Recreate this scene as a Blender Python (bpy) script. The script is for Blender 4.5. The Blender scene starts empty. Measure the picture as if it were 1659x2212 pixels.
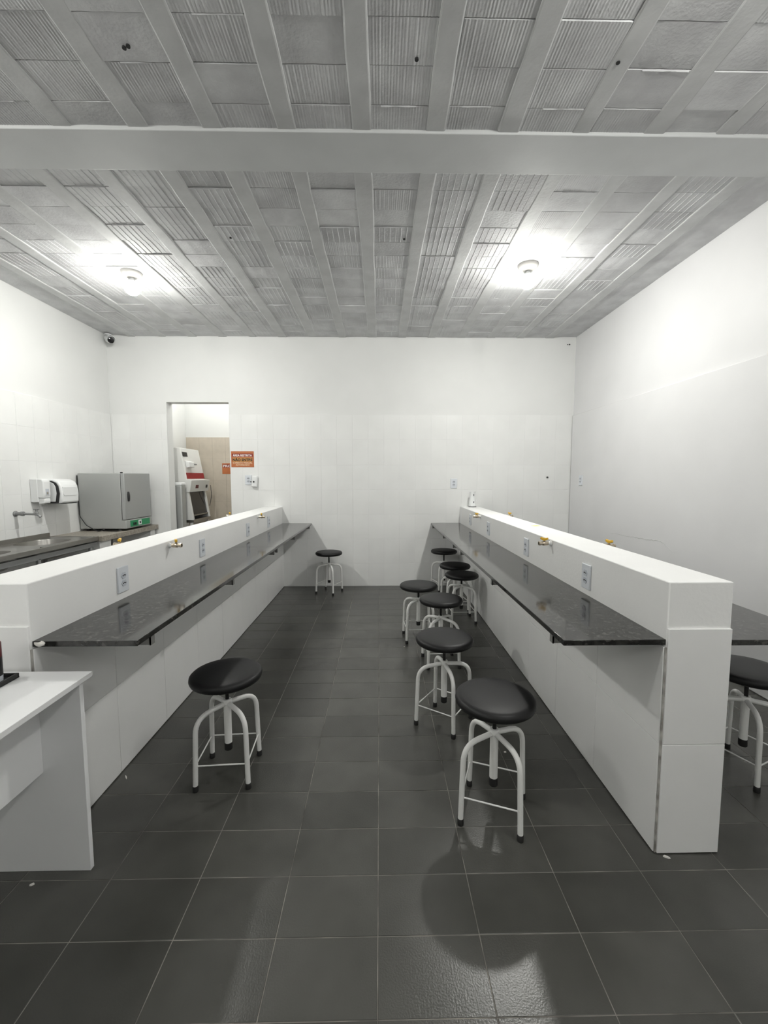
import bpy, bmesh, math, random
from mathutils import Vector, Matrix
random.seed(7)
scene = bpy.context.scene
C = scene.collection
PI = math.pi

# ------------------------------------------------------------------ camera
F_PX, PITCH, YAW, ROLL, CX, CAM_H = 911.36, .0818, -.0166, -.0007, 5.87, 1.36
cam_d = bpy.data.cameras.new('camera')
cam_d.sensor_fit = 'HORIZONTAL'; cam_d.sensor_width = 36
cam_d.lens = F_PX * 36 / 1659
cam_d.shift_x = -CX / 1659
cam_d.clip_start = .02
cam = bpy.data.objects.new('camera', cam_d); C.objects.link(cam)
_cp, _sp, _cy, _sy = math.cos(PITCH), math.sin(PITCH), math.cos(YAW), math.sin(YAW)
FWD = Vector((-_sy * _cp, _cy * _cp, -_sp)); RGT = Vector((_cy, _sy, 0)); UPV = RGT.cross(FWD)
_r = RGT * math.cos(ROLL) + UPV * math.sin(ROLL); _u = UPV * math.cos(ROLL) - RGT * math.sin(ROLL)
cam.matrix_world = Matrix(((_r.x, _u.x, -FWD.x, 0), (_r.y, _u.y, -FWD.y, 0), (_r.z, _u.z, -FWD.z, CAM_H), (0, 0, 0, 1)))
scene.camera = cam

# ------------------------------------------------------------------ world, exposure, lamps out of frame
w = bpy.data.worlds.new('world'); scene.world = w; w.use_nodes = True
w.node_tree.nodes['Background'].inputs[0].default_value = (.6, .6, .6, 1)
w.node_tree.nodes['Background'].inputs[1].default_value = .02
scene.view_settings.view_transform = 'Standard'
scene.view_settings.look = 'None'
scene.view_settings.exposure = .12
scene.view_settings.gamma = 1
scene.view_settings.use_curve_mapping = False
scene.cycles.diffuse_bounces = 4; scene.cycles.max_bounces = 5; scene.cycles.glossy_bounces = 3
scene.cycles.use_light_tree = False; scene.cycles.caustics_reflective = False; scene.cycles.caustics_refractive = False
BULB_W = 49.5
BULB_COL = (1, .995, .945)
def point(name, loc, power, r=.06, col=BULB_COL):
    d = bpy.data.lights.new(name, 'POINT'); d.energy = power; d.shadow_soft_size = r; d.color = col
    o = bpy.data.objects.new(name, d); o.location = loc; C.objects.link(o)
    return o
# the same ceiling bulbs go on behind the photographer: next row, and the one in the side room
point('bulb_light_front_row', (-2.12, .9, 2.90), BULB_W * .69)
point('bulb_light_front_row', (1.18, .82, 2.90), BULB_W * .69)
point('bulb_light_rear_row', (-2.1, -1.85, 2.90), BULB_W * .69)
point('bulb_light_rear_row', (1.18, -1.85, 2.90), BULB_W * .69)
point('bulb_light_side_room', (-2.22, 5.95, 2.85), 21)

# ------------------------------------------------------------------ key measures (metres)
XL, XR = -1.2037, .9985          # faces of the two partitions towards the aisle
PT = .225                        # partition thickness
YB, WL, WR, ZC = 5.2134, -3.2393, 2.3646, 3.0382
ZB, ZW = .9992, .7956
WTH = .020                       # worktop thickness
YREAR = -3.2

# ------------------------------------------------------------------ materials
def mat(name, col, rough=.5, metal=0, spec=.5, var=0, vscale=8, bump=0, bscale=60, detail=2, col2=None, coat=0, emit=None, estr=0, vstretch=None):
    m = bpy.data.materials.new(name); m.use_nodes = True
    nt = m.node_tree; b = nt.nodes['Principled BSDF']
    b.inputs['Base Color'].default_value = (*col, 1); b.inputs['Roughness'].default_value = rough
    b.inputs['Metallic'].default_value = metal; b.inputs['Specular IOR Level'].default_value = spec
    if coat: b.inputs['Coat Weight'].default_value = coat
    if emit:
        b.inputs['Emission Color'].default_value = (*emit, 1); b.inputs['Emission Strength'].default_value = estr
    if var or col2 or bump:
        tc = nt.nodes.new('ShaderNodeNewGeometry')
        src = tc.outputs['Position']
        if vstretch:
            mp = nt.nodes.new('ShaderNodeMapping'); mp.inputs['Scale'].default_value = vstretch
            nt.links.new(src, mp.inputs['Vector']); src = mp.outputs['Vector']
    if var or col2:
        n = nt.nodes.new('ShaderNodeTexNoise'); n.inputs['Scale'].default_value = vscale; n.inputs['Detail'].default_value = detail
        nt.links.new(src, n.inputs['Vector'])
        r = nt.nodes.new('ShaderNodeValToRGB')
        c2 = col2 or tuple(max(0, c * (1 - var)) for c in col); c1 = col if col2 else tuple(min(1, c * (1 + var)) for c in col)
        r.color_ramp.elements[0].position = .32; r.color_ramp.elements[1].position = .68
        r.color_ramp.elements[0].color = (*c2, 1); r.color_ramp.elements[1].color = (*c1, 1)
        nt.links.new(n.outputs['Fac'], r.inputs['Fac']); nt.links.new(r.outputs['Color'], b.inputs['Base Color'])
    if bump:
        n2 = nt.nodes.new('ShaderNodeTexNoise'); n2.inputs['Scale'].default_value = bscale; n2.inputs['Detail'].default_value = 2
        nt.links.new(src, n2.inputs['Vector'])
        bp = nt.nodes.new('ShaderNodeBump'); bp.inputs['Strength'].default_value = bump; bp.inputs['Distance'].default_value = .004
        nt.links.new(n2.outputs['Fac'], bp.inputs['Height']); nt.links.new(bp.outputs['Normal'], b.inputs['Normal'])
    return m

M = {}
M['paint'] = mat('white_wall_paint', (.765, .77, .76), .55, var=.015, vscale=3)
M['paint_grey_dimmed'] = mat('greyish_wall_paint_dimmed', (.72, .72, .725), .55, var=.015, vscale=3)  # neutral grey tone, darkened further to offset the nearby bulb's hot spot
M['paint_tile'] = mat('white_painted_tile', (.80, .805, .795), .42, var=.02, vscale=4)
M['plaster'] = mat('white_plaster', (.87, .87, .86), .6, var=.012, vscale=5, bump=.15, bscale=70)
M['panel_tile'] = mat('white_porcelain', (.86, .86, .85), .28, var=.012, vscale=5)
M['ceil'] = mat('ceiling_paint', (.64, .645, .65), .75, col2=(.50, .50, .51), vscale=6, bump=.55, bscale=70, detail=4)
M['ceil_smooth'] = mat('ceiling_joist_paint', (.60, .605, .605), .7, col2=(.52, .525, .525), vscale=7, bump=.35, bscale=45, detail=4)
M['beam'] = mat('beam_paint', (.60, .61, .61), .6, var=.03, vscale=4, bump=.15, bscale=25)
M['floor_tile'] = mat('charcoal_floor_tile', (.070, .070, .063), .27, col2=(.057, .057, .051), vscale=5, bump=.14, bscale=200)
M['grout'] = mat('grout', (.25, .235, .21), .9, col2=(.09, .085, .076), vscale=9)
M['granite'] = mat('black_granite', (.018, .018, .017), .09)
M['granite_edge'] = None
M['seat'] = mat('black_vinyl', (.007, .007, .0075), .46, spec=.32, bump=.05, bscale=220)
M['white_metal'] = mat('white_enamel_tube', (.82, .82, .80), .3)
M['rubber'] = mat('black_rubber', (.012, .012, .012), .6)
M['screw'] = mat('black_steel_screw', (.01, .01, .01), .4, metal=.3)
M['plastic'] = mat('white_plastic', (.80, .81, .81), .35)
M['plate'] = mat('outlet_plate_plastic', (.70, .73, .77), .3)
M['socket'] = mat('outlet_socket_plastic', (.55, .58, .63), .35)
M['dark'] = mat('dark_plastic', (.015, .015, .016), .4)
M['brass'] = mat('nickel_brass', (.55, .48, .38), .3, metal=1)
M['yellow'] = mat('yellow_handle', (.72, .42, .02), .45)
M['steel'] = mat('brushed_stainless', (.36, .35, .33), .30, metal=1, var=.12, vscale=6, vstretch=(1, .15, 1))
M['frame_steel'] = mat('grey_steel_frame', (.26, .265, .265), .45, metal=.4)
M['stone'] = mat('speckled_stone', (.36, .33, .28), .45, col2=(.22, .20, .17), vscale=60)
M['oven'] = mat('grey_enamel', (.40, .41, .40), .42, metal=.25)
M['oven_door'] = mat('grey_enamel_door', (.37, .38, .375), .4, metal=.25)
M['green'] = mat('green_panel', (.02, .25, .10), .45)
M['orange'] = mat('orange_sign', (.46, .14, .045), .5)
M['darkred'] = mat('dark_red_band', (.22, .018, .015), .5)
M['ochre'] = mat('ochre_band', (.52, .25, .07), .5)
M['white_ink'] = mat('white_ink', (.85, .80, .76), .6)
M['pale_ink'] = mat('pale_orange_ink', (.80, .62, .42), .6)
M['black_ink'] = mat('black_ink', (.012, .008, .006), .6)
M['beige'] = mat('beige_tile', (.55, .49, .41), .35, var=.04, vscale=12)
M['beige_grout'] = mat('beige_grout', (.46, .41, .345), .8)
M['lab_white'] = mat('white_enamel_cabinet', (.78, .78, .76), .35)
M['red'] = mat('red_stripe', (.27, .010, .015), .4)
M['glass_dark'] = mat('dark_glass', (.012, .012, .013), .08)
M['desk'] = mat('white_laminate', (.86, .865, .87), .38)
M['desk_edge'] = mat('white_laminate_edge', (.74, .73, .70), .5)
M['maroon'] = mat('maroon_label', (.10, .008, .012), .4)
M['note'] = mat('yellow_note', (.80, .82, .25), .7)
M['scrap'] = mat('white_scrap', (.72, .70, .66), .8)
M['bracket'] = mat('grey_bracket', (.24, .24, .23), .5, metal=.3)
M['old_grout'] = mat('old_grout', (.22, .21, .19), .9, col2=(.5, .49, .46), vscale=25)
M['crack'] = mat('plaster_crack', (.50, .50, .49), .8)
M['hole'] = mat('hole_dark', (.02, .02, .02), .9)
M['bulb'] = mat('lit_bulb', (1, 1, 1), .4, emit=BULB_COL, estr=BULB_W / .1425 * 2.2)
M['bulb_rim'] = mat('lit_bulb_rim', (1, 1, 1), .4, emit=BULB_COL, estr=BULB_W / .1425 * .12)
M['ceramic'] = mat('lampholder_ceramic', (.50, .49, .47), .4)

def granite_nodes(m):
    nt = m.node_tree; b = nt.nodes['Principled BSDF']
    g = nt.nodes.new('ShaderNodeNewGeometry')
    v = nt.nodes.new('ShaderNodeTexVoronoi'); v.inputs['Scale'].default_value = 95
    n = nt.nodes.new('ShaderNodeTexNoise'); n.inputs['Scale'].default_value = 38; n.inputs['Detail'].default_value = 6
    nt.links.new(g.outputs['Position'], v.inputs['Vector']); nt.links.new(g.outputs['Position'], n.inputs['Vector'])
    r = nt.nodes.new('ShaderNodeValToRGB')
    e = r.color_ramp.elements
    e[0].position = .45; e[0].color = (.014, .014, .013, 1); e[1].position = .72; e[1].color = (.040, .039, .036, 1)
    nt.links.new(n.outputs['Fac'], r.inputs['Fac'])
    r2 = nt.nodes.new('ShaderNodeValToRGB'); e = r2.color_ramp.elements
    e[0].position = .86; e[0].color = (0, 0, 0, 1); e[1].position = .93; e[1].color = (1, 1, 1, 1)
    sep = nt.nodes.new('ShaderNodeSeparateColor'); nt.links.new(v.outputs['Color'], sep.inputs['Color'])
    nt.links.new(sep.outputs[0], r2.inputs['Fac'])
    mx = nt.nodes.new('ShaderNodeMix'); mx.data_type = 'RGBA'
    nt.links.new(r2.outputs['Color'], mx.inputs['Factor']); nt.links.new(r.outputs['Color'], mx.inputs['A'])
    mx.inputs['B'].default_value = (.065, .063, .058, 1)
    nt.links.new(mx.outputs['Result'], b.inputs['Base Color'])
granite_nodes(M['granite'])
def tile_random(m, lo, hi):
    # every tile of its own firing: a small per-object change of tone
    nt = m.node_tree; b = nt.nodes['Principled BSDF']
    link = b.inputs['Base Color'].links
    src = link[0].from_socket if link else None
    oi = nt.nodes.new('ShaderNodeObjectInfo'); mr = nt.nodes.new('ShaderNodeMapRange')
    mr.inputs['To Min'].default_value = lo; mr.inputs['To Max'].default_value = hi
    nt.links.new(oi.outputs['Random'], mr.inputs['Value'])
    vm = nt.nodes.new('ShaderNodeVectorMath'); vm.operation = 'SCALE'
    if src: nt.links.new(src, vm.inputs[0])
    else: vm.inputs[0].default_value = b.inputs['Base Color'].default_value[:3]
    nt.links.new(mr.outputs['Result'], vm.inputs['Scale']); nt.links.new(vm.outputs['Vector'], b.inputs['Base Color'])
tile_random(M['floor_tile'], .85, 1.18)
tile_random(M['ceil'], .90, 1.08)
tile_random(M['paint_tile'], .985, 1.01)

# ------------------------------------------------------------------ mesh helpers
def mesh_obj(name, verts, faces, m, parent=None, smooth=False, loc=None):
    me = bpy.data.meshes.new(name); me.from_pydata([tuple(v) for v in verts], [], faces); me.update()
    if m: me.materials.append(m)
    return link(name, me, parent, smooth, loc)
def link(name, me, parent=None, smooth=False, loc=None):
    if smooth:
        for p in me.polygons: p.use_smooth = True
    o = bpy.data.objects.new(name, me); C.objects.link(o)
    if parent: o.parent = parent
    if loc: o.location = loc
    return o
def bm_obj(name, bm, m, parent=None, smooth=False, loc=None, auto=None):
    bmesh.ops.recalc_face_normals(bm, faces=bm.faces)
    me = bpy.data.meshes.new(name); bm.to_mesh(me); bm.free()
    if m: me.materials.append(m)
    o = link(name, me, parent, smooth or auto is not None, loc)
    if auto is not None: me.set_sharp_from_angle(angle=auto)
    return o
def add_box(bm, x0, x1, y0, y1, z0, z1):
    v = [bm.verts.new(p) for p in ((x0,y0,z0),(x1,y0,z0),(x1,y1,z0),(x0,y1,z0),(x0,y0,z1),(x1,y0,z1),(x1,y1,z1),(x0,y1,z1))]
    for f in ((0,3,2,1),(4,5,6,7),(0,1,5,4),(1,2,6,5),(2,3,7,6),(3,0,4,7)): bm.faces.new([v[i] for i in f])
def bevel_all(bm, bev, seg=2):
    # rounded edges shaded smooth, the flat faces kept flat
    bm.normal_update()
    nrm = [f.normal.copy() for f in bm.faces]
    bmesh.ops.bevel(bm, geom=bm.edges[:], offset=bev, segments=seg, profile=.5, affect='EDGES')
    bmesh.ops.recalc_face_normals(bm, faces=bm.faces); bm.normal_update()
    for f in bm.faces: f.smooth = not any(abs(f.normal.dot(n)) > .9995 for n in nrm)
def box(name, x0, x1, y0, y1, z0, z1, m, parent=None, bev=0, seg=2, loc=None):
    bm = bmesh.new(); add_box(bm, x0, x1, y0, y1, z0, z1)
    if bev: bevel_all(bm, bev, seg)
    return bm_obj(name, bm, m, parent, loc=loc)
def boxes(name, lst, m, parent=None):
    bm = bmesh.new()
    for b in lst: add_box(bm, *b)
    return bm_obj(name, bm, m, parent)
def fillet(pts, rads, n=6):
    out = [Vector(pts[0])]
    for i in range(1, len(pts) - 1):
        p, a, b = Vector(pts[i]), Vector(pts[i-1]), Vector(pts[i+1]); r = rads[i-1] if isinstance(rads, (list, tuple)) else rads
        u, v = (a - p).normalized(), (b - p).normalized()
        s, e = p + u * r, p + v * r
        for k in range(n + 1):
            t = k / n; out.append(s * (1-t)**2 + p * 2*t*(1-t) + e * t*t)
    out.append(Vector(pts[-1])); return out
def add_tube(bm, pts, r, seg=10, cap=True):
    pts = [Vector(p) for p in pts]; n = len(pts); rs = r if isinstance(r, (list, tuple)) else [r] * n
    t = (pts[1] - pts[0]).normalized()
    ref = Vector((0,0,1)) if abs(t.z) < .9 else Vector((1,0,0)); nrm = t.cross(ref).normalized()
    rings = []
    for i, p in enumerate(pts):
        tt = ((pts[min(i+1,n-1)] - p).normalized() + (p - pts[max(i-1,0)]).normalized())
        tt = tt.normalized() if tt.length > 1e-9 else t
        nrm = (nrm - tt * nrm.dot(tt)).normalized(); bn = tt.cross(nrm)
        rings.append([bm.verts.new(p + (nrm * math.cos(2*PI*k/seg) + bn * math.sin(2*PI*k/seg)) * rs[i]) for k in range(seg)])
    for a, b in zip(rings, rings[1:]):
        for k in range(seg): bm.faces.new((a[k], a[(k+1)%seg], b[(k+1)%seg], b[k]))
    if cap: bm.faces.new(rings[0][::-1]); bm.faces.new(rings[-1])
def tube(name, pts, r, m, parent=None, seg=10, loc=None):
    bm = bmesh.new(); add_tube(bm, pts, r, seg); return bm_obj(name, bm, m, parent, loc=loc, auto=.8)
def add_lathe(bm, prof, seg=24, mtx=None):
    rings = []
    for r, z in prof:
        if r < 1e-6: rings.append([bm.verts.new((0,0,z))])
        else: rings.append([bm.verts.new((r*math.cos(2*PI*k/seg), r*math.sin(2*PI*k/seg), z)) for k in range(seg)])
    for a, b in zip(rings, rings[1:]):
        for k in range(seg):
            if len(a) == 1 and len(b) == 1: continue
            if len(a) == 1: bm.faces.new((a[0], b[k], b[(k+1)%seg]))
            elif len(b) == 1: bm.faces.new((a[k], a[(k+1)%seg], b[0]))
            else: bm.faces.new((a[k], a[(k+1)%seg], b[(k+1)%seg], b[k]))
    if len(rings[0]) > 1: bm.faces.new(rings[0][::-1])
    if len(rings[-1]) > 1: bm.faces.new(rings[-1])
    if mtx: bmesh.ops.transform(bm, matrix=mtx, verts=bm.verts)
def lathe(name, prof, m, parent=None, seg=24, loc=None, mtx=None, auto=.7):
    bm = bmesh.new(); add_lathe(bm, prof, seg, mtx); return bm_obj(name, bm, m, parent, loc=loc, auto=auto)
def prism(name, poly, axis, a0, a1, m, parent=None, bev=0):
    # polygon (u, v) extruded along an axis: 'y' -> (u, a, v); 'x' -> (a, u, v); 'z' -> (u, v, a)
    def P(u, v, a): return {'y': (u, a, v), 'x': (a, u, v), 'z': (u, v, a)}[axis]
    bm = bmesh.new()
    A = [bm.verts.new(P(u, v, a0)) for u, v in poly]; B = [bm.verts.new(P(u, v, a1)) for u, v in poly]
    bm.faces.new(A[::-1]); bm.faces.new(B); n = len(poly)
    for i in range(n): bm.faces.new((A[i], A[(i+1)%n], B[(i+1)%n], B[i]))
    if bev: bevel_all(bm, bev)
    return bm_obj(name, bm, m, parent)
def tag(o, label, cat, group=None):
    o['label'] = label; o['category'] = cat
    if group: o['group'] = group
    return o
def thing(name, label, cat, loc=(0,0,0), rz=0, group=None):
    o = bpy.data.objects.new(name, None); o.empty_display_size = .05; C.objects.link(o)
    o.location = loc; o.rotation_euler = (0, 0, rz); return tag(o, label, cat, group)
def struct(o): o['kind'] = 'structure'; return o
def stuff(o): o['kind'] = 'stuff'; return o
def copy_tree(o, parent=None):
    c = o.copy(); C.objects.link(c)
    if parent: c.parent = parent
    for ch in list(o.children): copy_tree(ch, c)
    return c
def project(x, y, z):
    d = Vector((x, y, z - CAM_H)); zz = d.dot(FWD)
    if zz < .05: return None
    return 829.5 + CX + F_PX * d.dot(_r) / zz, 1106 - F_PX * d.dot(_u) / zz
def in_frame(pts, pad=0):
    q = [project(*p) for p in pts]
    if any(k is None for k in q): q = [k for k in q if k]
    if not q: return False
    xs, ys = [k[0] for k in q], [k[1] for k in q]
    return max(xs) > -pad and min(xs) < 1659 + pad and max(ys) > -pad and min(ys) < 2212 + pad

# ================================================================== ROOM SHELL
# ---- floor: screed with grout, tiles laid on it one by one
floor = struct(box('floor', WL-.15, WR+.15, YREAR, 6.75, -.12, -.0013, M['grout']))
GX, GY, TX, TY, GAP = -.008, .9531, .3027, .1943, .0030
bm = bmesh.new(); add_box(bm, -TX/2+GAP/2, TX/2-GAP/2, -TY/2+GAP/2, TY/2-GAP/2, -.008, 0)
bmesh.ops.bevel(bm, geom=[e for e in bm.edges if all(v.co.z > -.001 for v in e.verts)], offset=.0007, segments=1, affect='EDGES')
bmesh.ops.recalc_face_normals(bm, faces=bm.faces)
tile_me = bpy.data.meshes.new('floor_tile'); bm.to_mesh(tile_me); bm.free(); tile_me.materials.append(M['floor_tile'])
cells, rest = [], []
for i in range(-12, 9):
    for j in range(-22, 23):
        x0, y0 = GX + i*TX, GY + j*TY
        cx, cy = x0 + TX/2, y0 + TY/2
        if cx < WL or cx > WR or cy > YB + .1 or cy < YREAR: continue
        vis = in_frame([(x0, y0, 0), (x0+TX, y0, 0), (x0, y0+TY, 0), (x0+TX, y0+TY, 0)])
        hid = (cx < XL - .16 and cy > 1.5) or (XR + .1 < cx < XR + PT - .08 and cy > 1.45) or (XL-PT+.02 < cx < XL-.16 and cy > 1.45)
        if cx < XL - .16 and cy > .2 and cx < -1.35: hid = True
        (cells if vis and not hid else rest).append((cx, cy))
cells.sort(key=lambda c: c[1])
rest += cells[300:]; cells = cells[:300]
for k, (cx, cy) in enumerate(cells):
    o = link('floor_tile', tile_me, floor, loc=(cx, cy, random.uniform(-.0003, .0003)))
bm = bmesh.new()
for cx, cy in rest: add_box(bm, cx-TX/2+GAP/2, cx+TX/2-GAP/2, cy-TY/2+GAP/2, cy+TY/2-GAP/2, -.008, 0)
stuff(bm_obj('floor_tile_field', bm, M['floor_tile'], floor))

# ---- walls
PROUD = .008
DX0, DX1, DZ = -2.572, -1.825, 2.266          # doorway
wy0, wy1 = YB + PROUD, 5.36
wall_back = struct(boxes('wall_back', [(WL-.25, DX0, wy0, wy1, 0, 3.2), (DX1, WR+.15, wy0, wy1, 0, 3.2), (DX0, DX1, wy0, wy1, DZ, 3.2)], M['paint']))
wall_left = struct(box('wall_left', WL-.25, WL-PROUD, YREAR, wy0, 0, 3.2, M['paint']))
wall_right = struct(box('wall_right', WR+.018, WR+.15, YREAR, wy0, 0, 3.2, M['paint_grey_dimmed']))
wall_rear = struct(box('wall_rear', WL-.25, WR+.15, YREAR-.15, YREAR, -.1, 3.2, M['paint']))
ZROW = [0, .291, .601, .903, 1.207, 1.509, 1.824, 2.12]
JG = .0030
def wall_tile_mesh(w_, h_):
    bm = bmesh.new(); add_box(bm, 0, w_-JG, 0, PROUD+.004, 0, h_-JG)
    bmesh.ops.bevel(bm, geom=[e for e in bm.edges if all(v.co.y < .001 for v in e.verts)], offset=.0008, segments=1, affect='EDGES')
    bmesh.ops.recalc_face_normals(bm, faces=bm.faces)
    me = bpy.data.meshes.new('wall_tile'); bm.to_mesh(me); bm.free(); me.materials.append(M['paint_tile']); return me
_wt = {}
def wall_tile(w_, h_):
    k = (round(w_, 3), round(h_, 3))
    if k not in _wt: _wt[k] = wall_tile_mesh(*k)
    return _wt[k]
PX = .192
k0 = math.floor((WL - .437) / PX)
for r in range(7):
    z0, z1 = ZROW[r], ZROW[r+1]
    k = k0
    while .437 + k*PX < WR:
        x0, x1 = max(WL, .437 + k*PX), min(WR, .437 + (k+1)*PX); k += 1
        spans = [(x0, x1)]
        if x1 > DX0 and x0 < DX1:
            spans = [(a, b) for a, b in ((x0, min(x1, DX0)), (max(x0, DX1), x1)) if b - a > .012]
        for a, b in spans:
            if b - a < .012: continue
            o = link('wall_tile', wall_tile(b-a, z1-z0), wall_back, loc=(a+JG/2, YB + random.uniform(-.0004, .0004), z0+JG/2))
            o.rotation_euler = (random.uniform(-.001, .001), 0, random.uniform(-.0012, .0012))
boxes('joint_bed', [(WL, DX0, YB+.0018, wy0+.002, 0, ZROW[-1]-.002), (DX1, WR, YB+.0018, wy0+.002, 0, ZROW[-1]-.002)], M['paint_tile'], wall_back)
box('joint_bed', WL-PROUD-.002, WL-.0018, 3.2, YB, 0, ZROW[-1]-.002, M['paint_tile'], wall_left)
# left wall: tiles where the picture shows them, one sheet further forward
yt = YB
while yt > 3.25:
    y1 = yt; y0 = yt - PX; yt = y0
    for r in range(7):
        o = link('wall_tile', wall_tile(y1-y0, ZROW[r+1]-ZROW[r]), wall_left, loc=(WL + random.uniform(-.0004, .0004), y0+JG/2, ZROW[r]+JG/2))
        o.rotation_euler = (0, 0, PI/2 + random.uniform(-.001, .001))
box('tile_sheet', WL-PROUD, WL, YREAR, yt, 0, 2.12, M['paint_tile'], wall_left)
# right wall: smooth lower facing with a ledge, and a crack in its paint
box('lower_facing', WR, WR+.024, YREAR, YB, 0, 2.114, M['paint_grey_dimmed'], wall_right, bev=.008)
pts = [(4.25,.790),(4.077,.797),(3.95,.800),(3.86,.806),(3.76,.806),(3.647,.811),(3.55,.818),(3.453,.816),(3.42,.800),(3.347,.764),(3.30,.735)]
P2 = []
for a, b in zip(pts, pts[1:]):
    for t in (0, .25, .5, .75): P2.append((a[0]+(b[0]-a[0])*t, a[1]+(b[1]-a[1])*t + random.uniform(-.004, .004)))
bm = bmesh.new(); n = len(P2); vs = []
for i, (y, z) in enumerate(P2):
    wd = .0007 + .0016 * math.sin(PI * i / (n-1)) * random.uniform(.5, 1.4)
    vs.append([bm.verts.new((WR-.0002, y, z-wd)), bm.verts.new((WR-.0018, y, z+wd*.2)), bm.verts.new((WR-.0002, y, z+wd))])
for a, b in zip(vs, vs[1:]):
    bm.faces.new((a[0], b[0], b[1], a[1])); bm.faces.new((a[1], b[1], b[2], a[2]))
bm_obj('paint_crack', bm, M['crack'], wall_right)
lathe('drill_hole', [(.006,0),(.006,.002)], M['hole'], wall_back, 10, loc=(2.281, wy0-.001, 2.961), mtx=Matrix.Rotation(PI/2, 4, 'X'))
lathe('drill_hole', [(.008,0),(.008,.002)], M['hole'], wall_back, 10, loc=(2.303, wy0-.001, 2.962), mtx=Matrix.Rotation(PI/2, 4, 'X'))
lathe('wall_plug', [(.011,0),(.011,.012),(.006,.016)], M['dark'], wall_back, 10, loc=(2.076, YB, 1.36), mtx=Matrix.Rotation(PI/2, 4, 'X'))

# ---- side room seen through the doorway
SX0, SX1, SY1 = -2.98, -1.15, 6.62
struct(box('wall_side_room_left', SX0-.1, SX0, wy1, SY1+.1, 0, 3.2, M['paint']))
struct(box('wall_side_room_right', SX1, SX1+.1, wy1, SY1+.1, 0, 3.2, M['paint']))
sb = struct(box('wall_side_room_back', SX0, SX1, SY1, SY1+.1, 0, 3.2, M['paint']))
struct(box('ceiling_side_room', SX0-.1, SX1+.1, wy1, SY1+.1, 3.04, 3.2, M['paint']))
bw, bh = .20, .33
for r in range(6):
    for k in range(9):
        x0 = SX0 + k*bw; x1 = min(x0 + bw, SX1)
        if x1 - x0 < .02: continue
        box('beige_tile', x0+.0015, x1-.0015, SY1-.009, SY1, r*bh, r*bh+bh-.003, M['beige'], sb)
box('beige_grout_bed', SX0, SX1, SY1-.0065, SY1, 0, 6*bh-.004, M['beige_grout'], sb)

# ---- ceiling: slab, joists, clay infill blocks one by one, cross beam
ceiling = struct(box('ceiling', WL-.25, WR+.15, YREAR, wy1, ZC+.012, ZC+.16, M['ceil']))
JX0, JP, JW = .271, .357, .094
BEAM0, BEAM1 = 2.185, 2.455
box('cross_beam', WL-.02, WR+.02, BEAM0, BEAM1, ZC-.017, ZC+.05, M['beam'], ceiling, bev=.004)
def joist(x, y0, y1):
    bm = bmesh.new(); n = max(4, int((y1-y0)/.16)); rows = []
    dz = random.uniform(-.002, .003); wj = JW/2 + random.uniform(-.004, .004)
    for i in range(n+1):
        y = y0 + (y1-y0)*i/n; a, b = random.uniform(-.004, .004), random.uniform(-.004, .004); z = ZC - .003 - dz + random.uniform(-.0012, .0012)
        rows.append([bm.verts.new(p) for p in ((x-wj+a-.004, y, ZC+.014), (x-wj+a, y, z+.001), (x-wj+a+.006, y, z-.0015), (x+wj+b-.006, y, z-.0015), (x+wj+b, y, z+.001), (x+wj+b+.004, y, ZC+.014))])
    for p, q in zip(rows, rows[1:]):
        for i in range(5): bm.faces.new((p[i], q[i], q[i+1], p[i+1]))
    bm.faces.new(rows[0]); bm.faces.new(rows[-1][::-1])
    return bm_obj('joist', bm, M['ceil_smooth'], ceiling)
JX = [JX0 + k*JP for k in range(-10, 6)]
for x in JX:
    if x - JW/2 < WL + .01 or x + JW/2 > WR - .01: continue
    joist(x, BEAM1-.004, YB+.004)
    if abs(x) < 2.2: joist(x, 1.30, BEAM0+.004)
BW, BL = JP - JW, .1855
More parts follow.
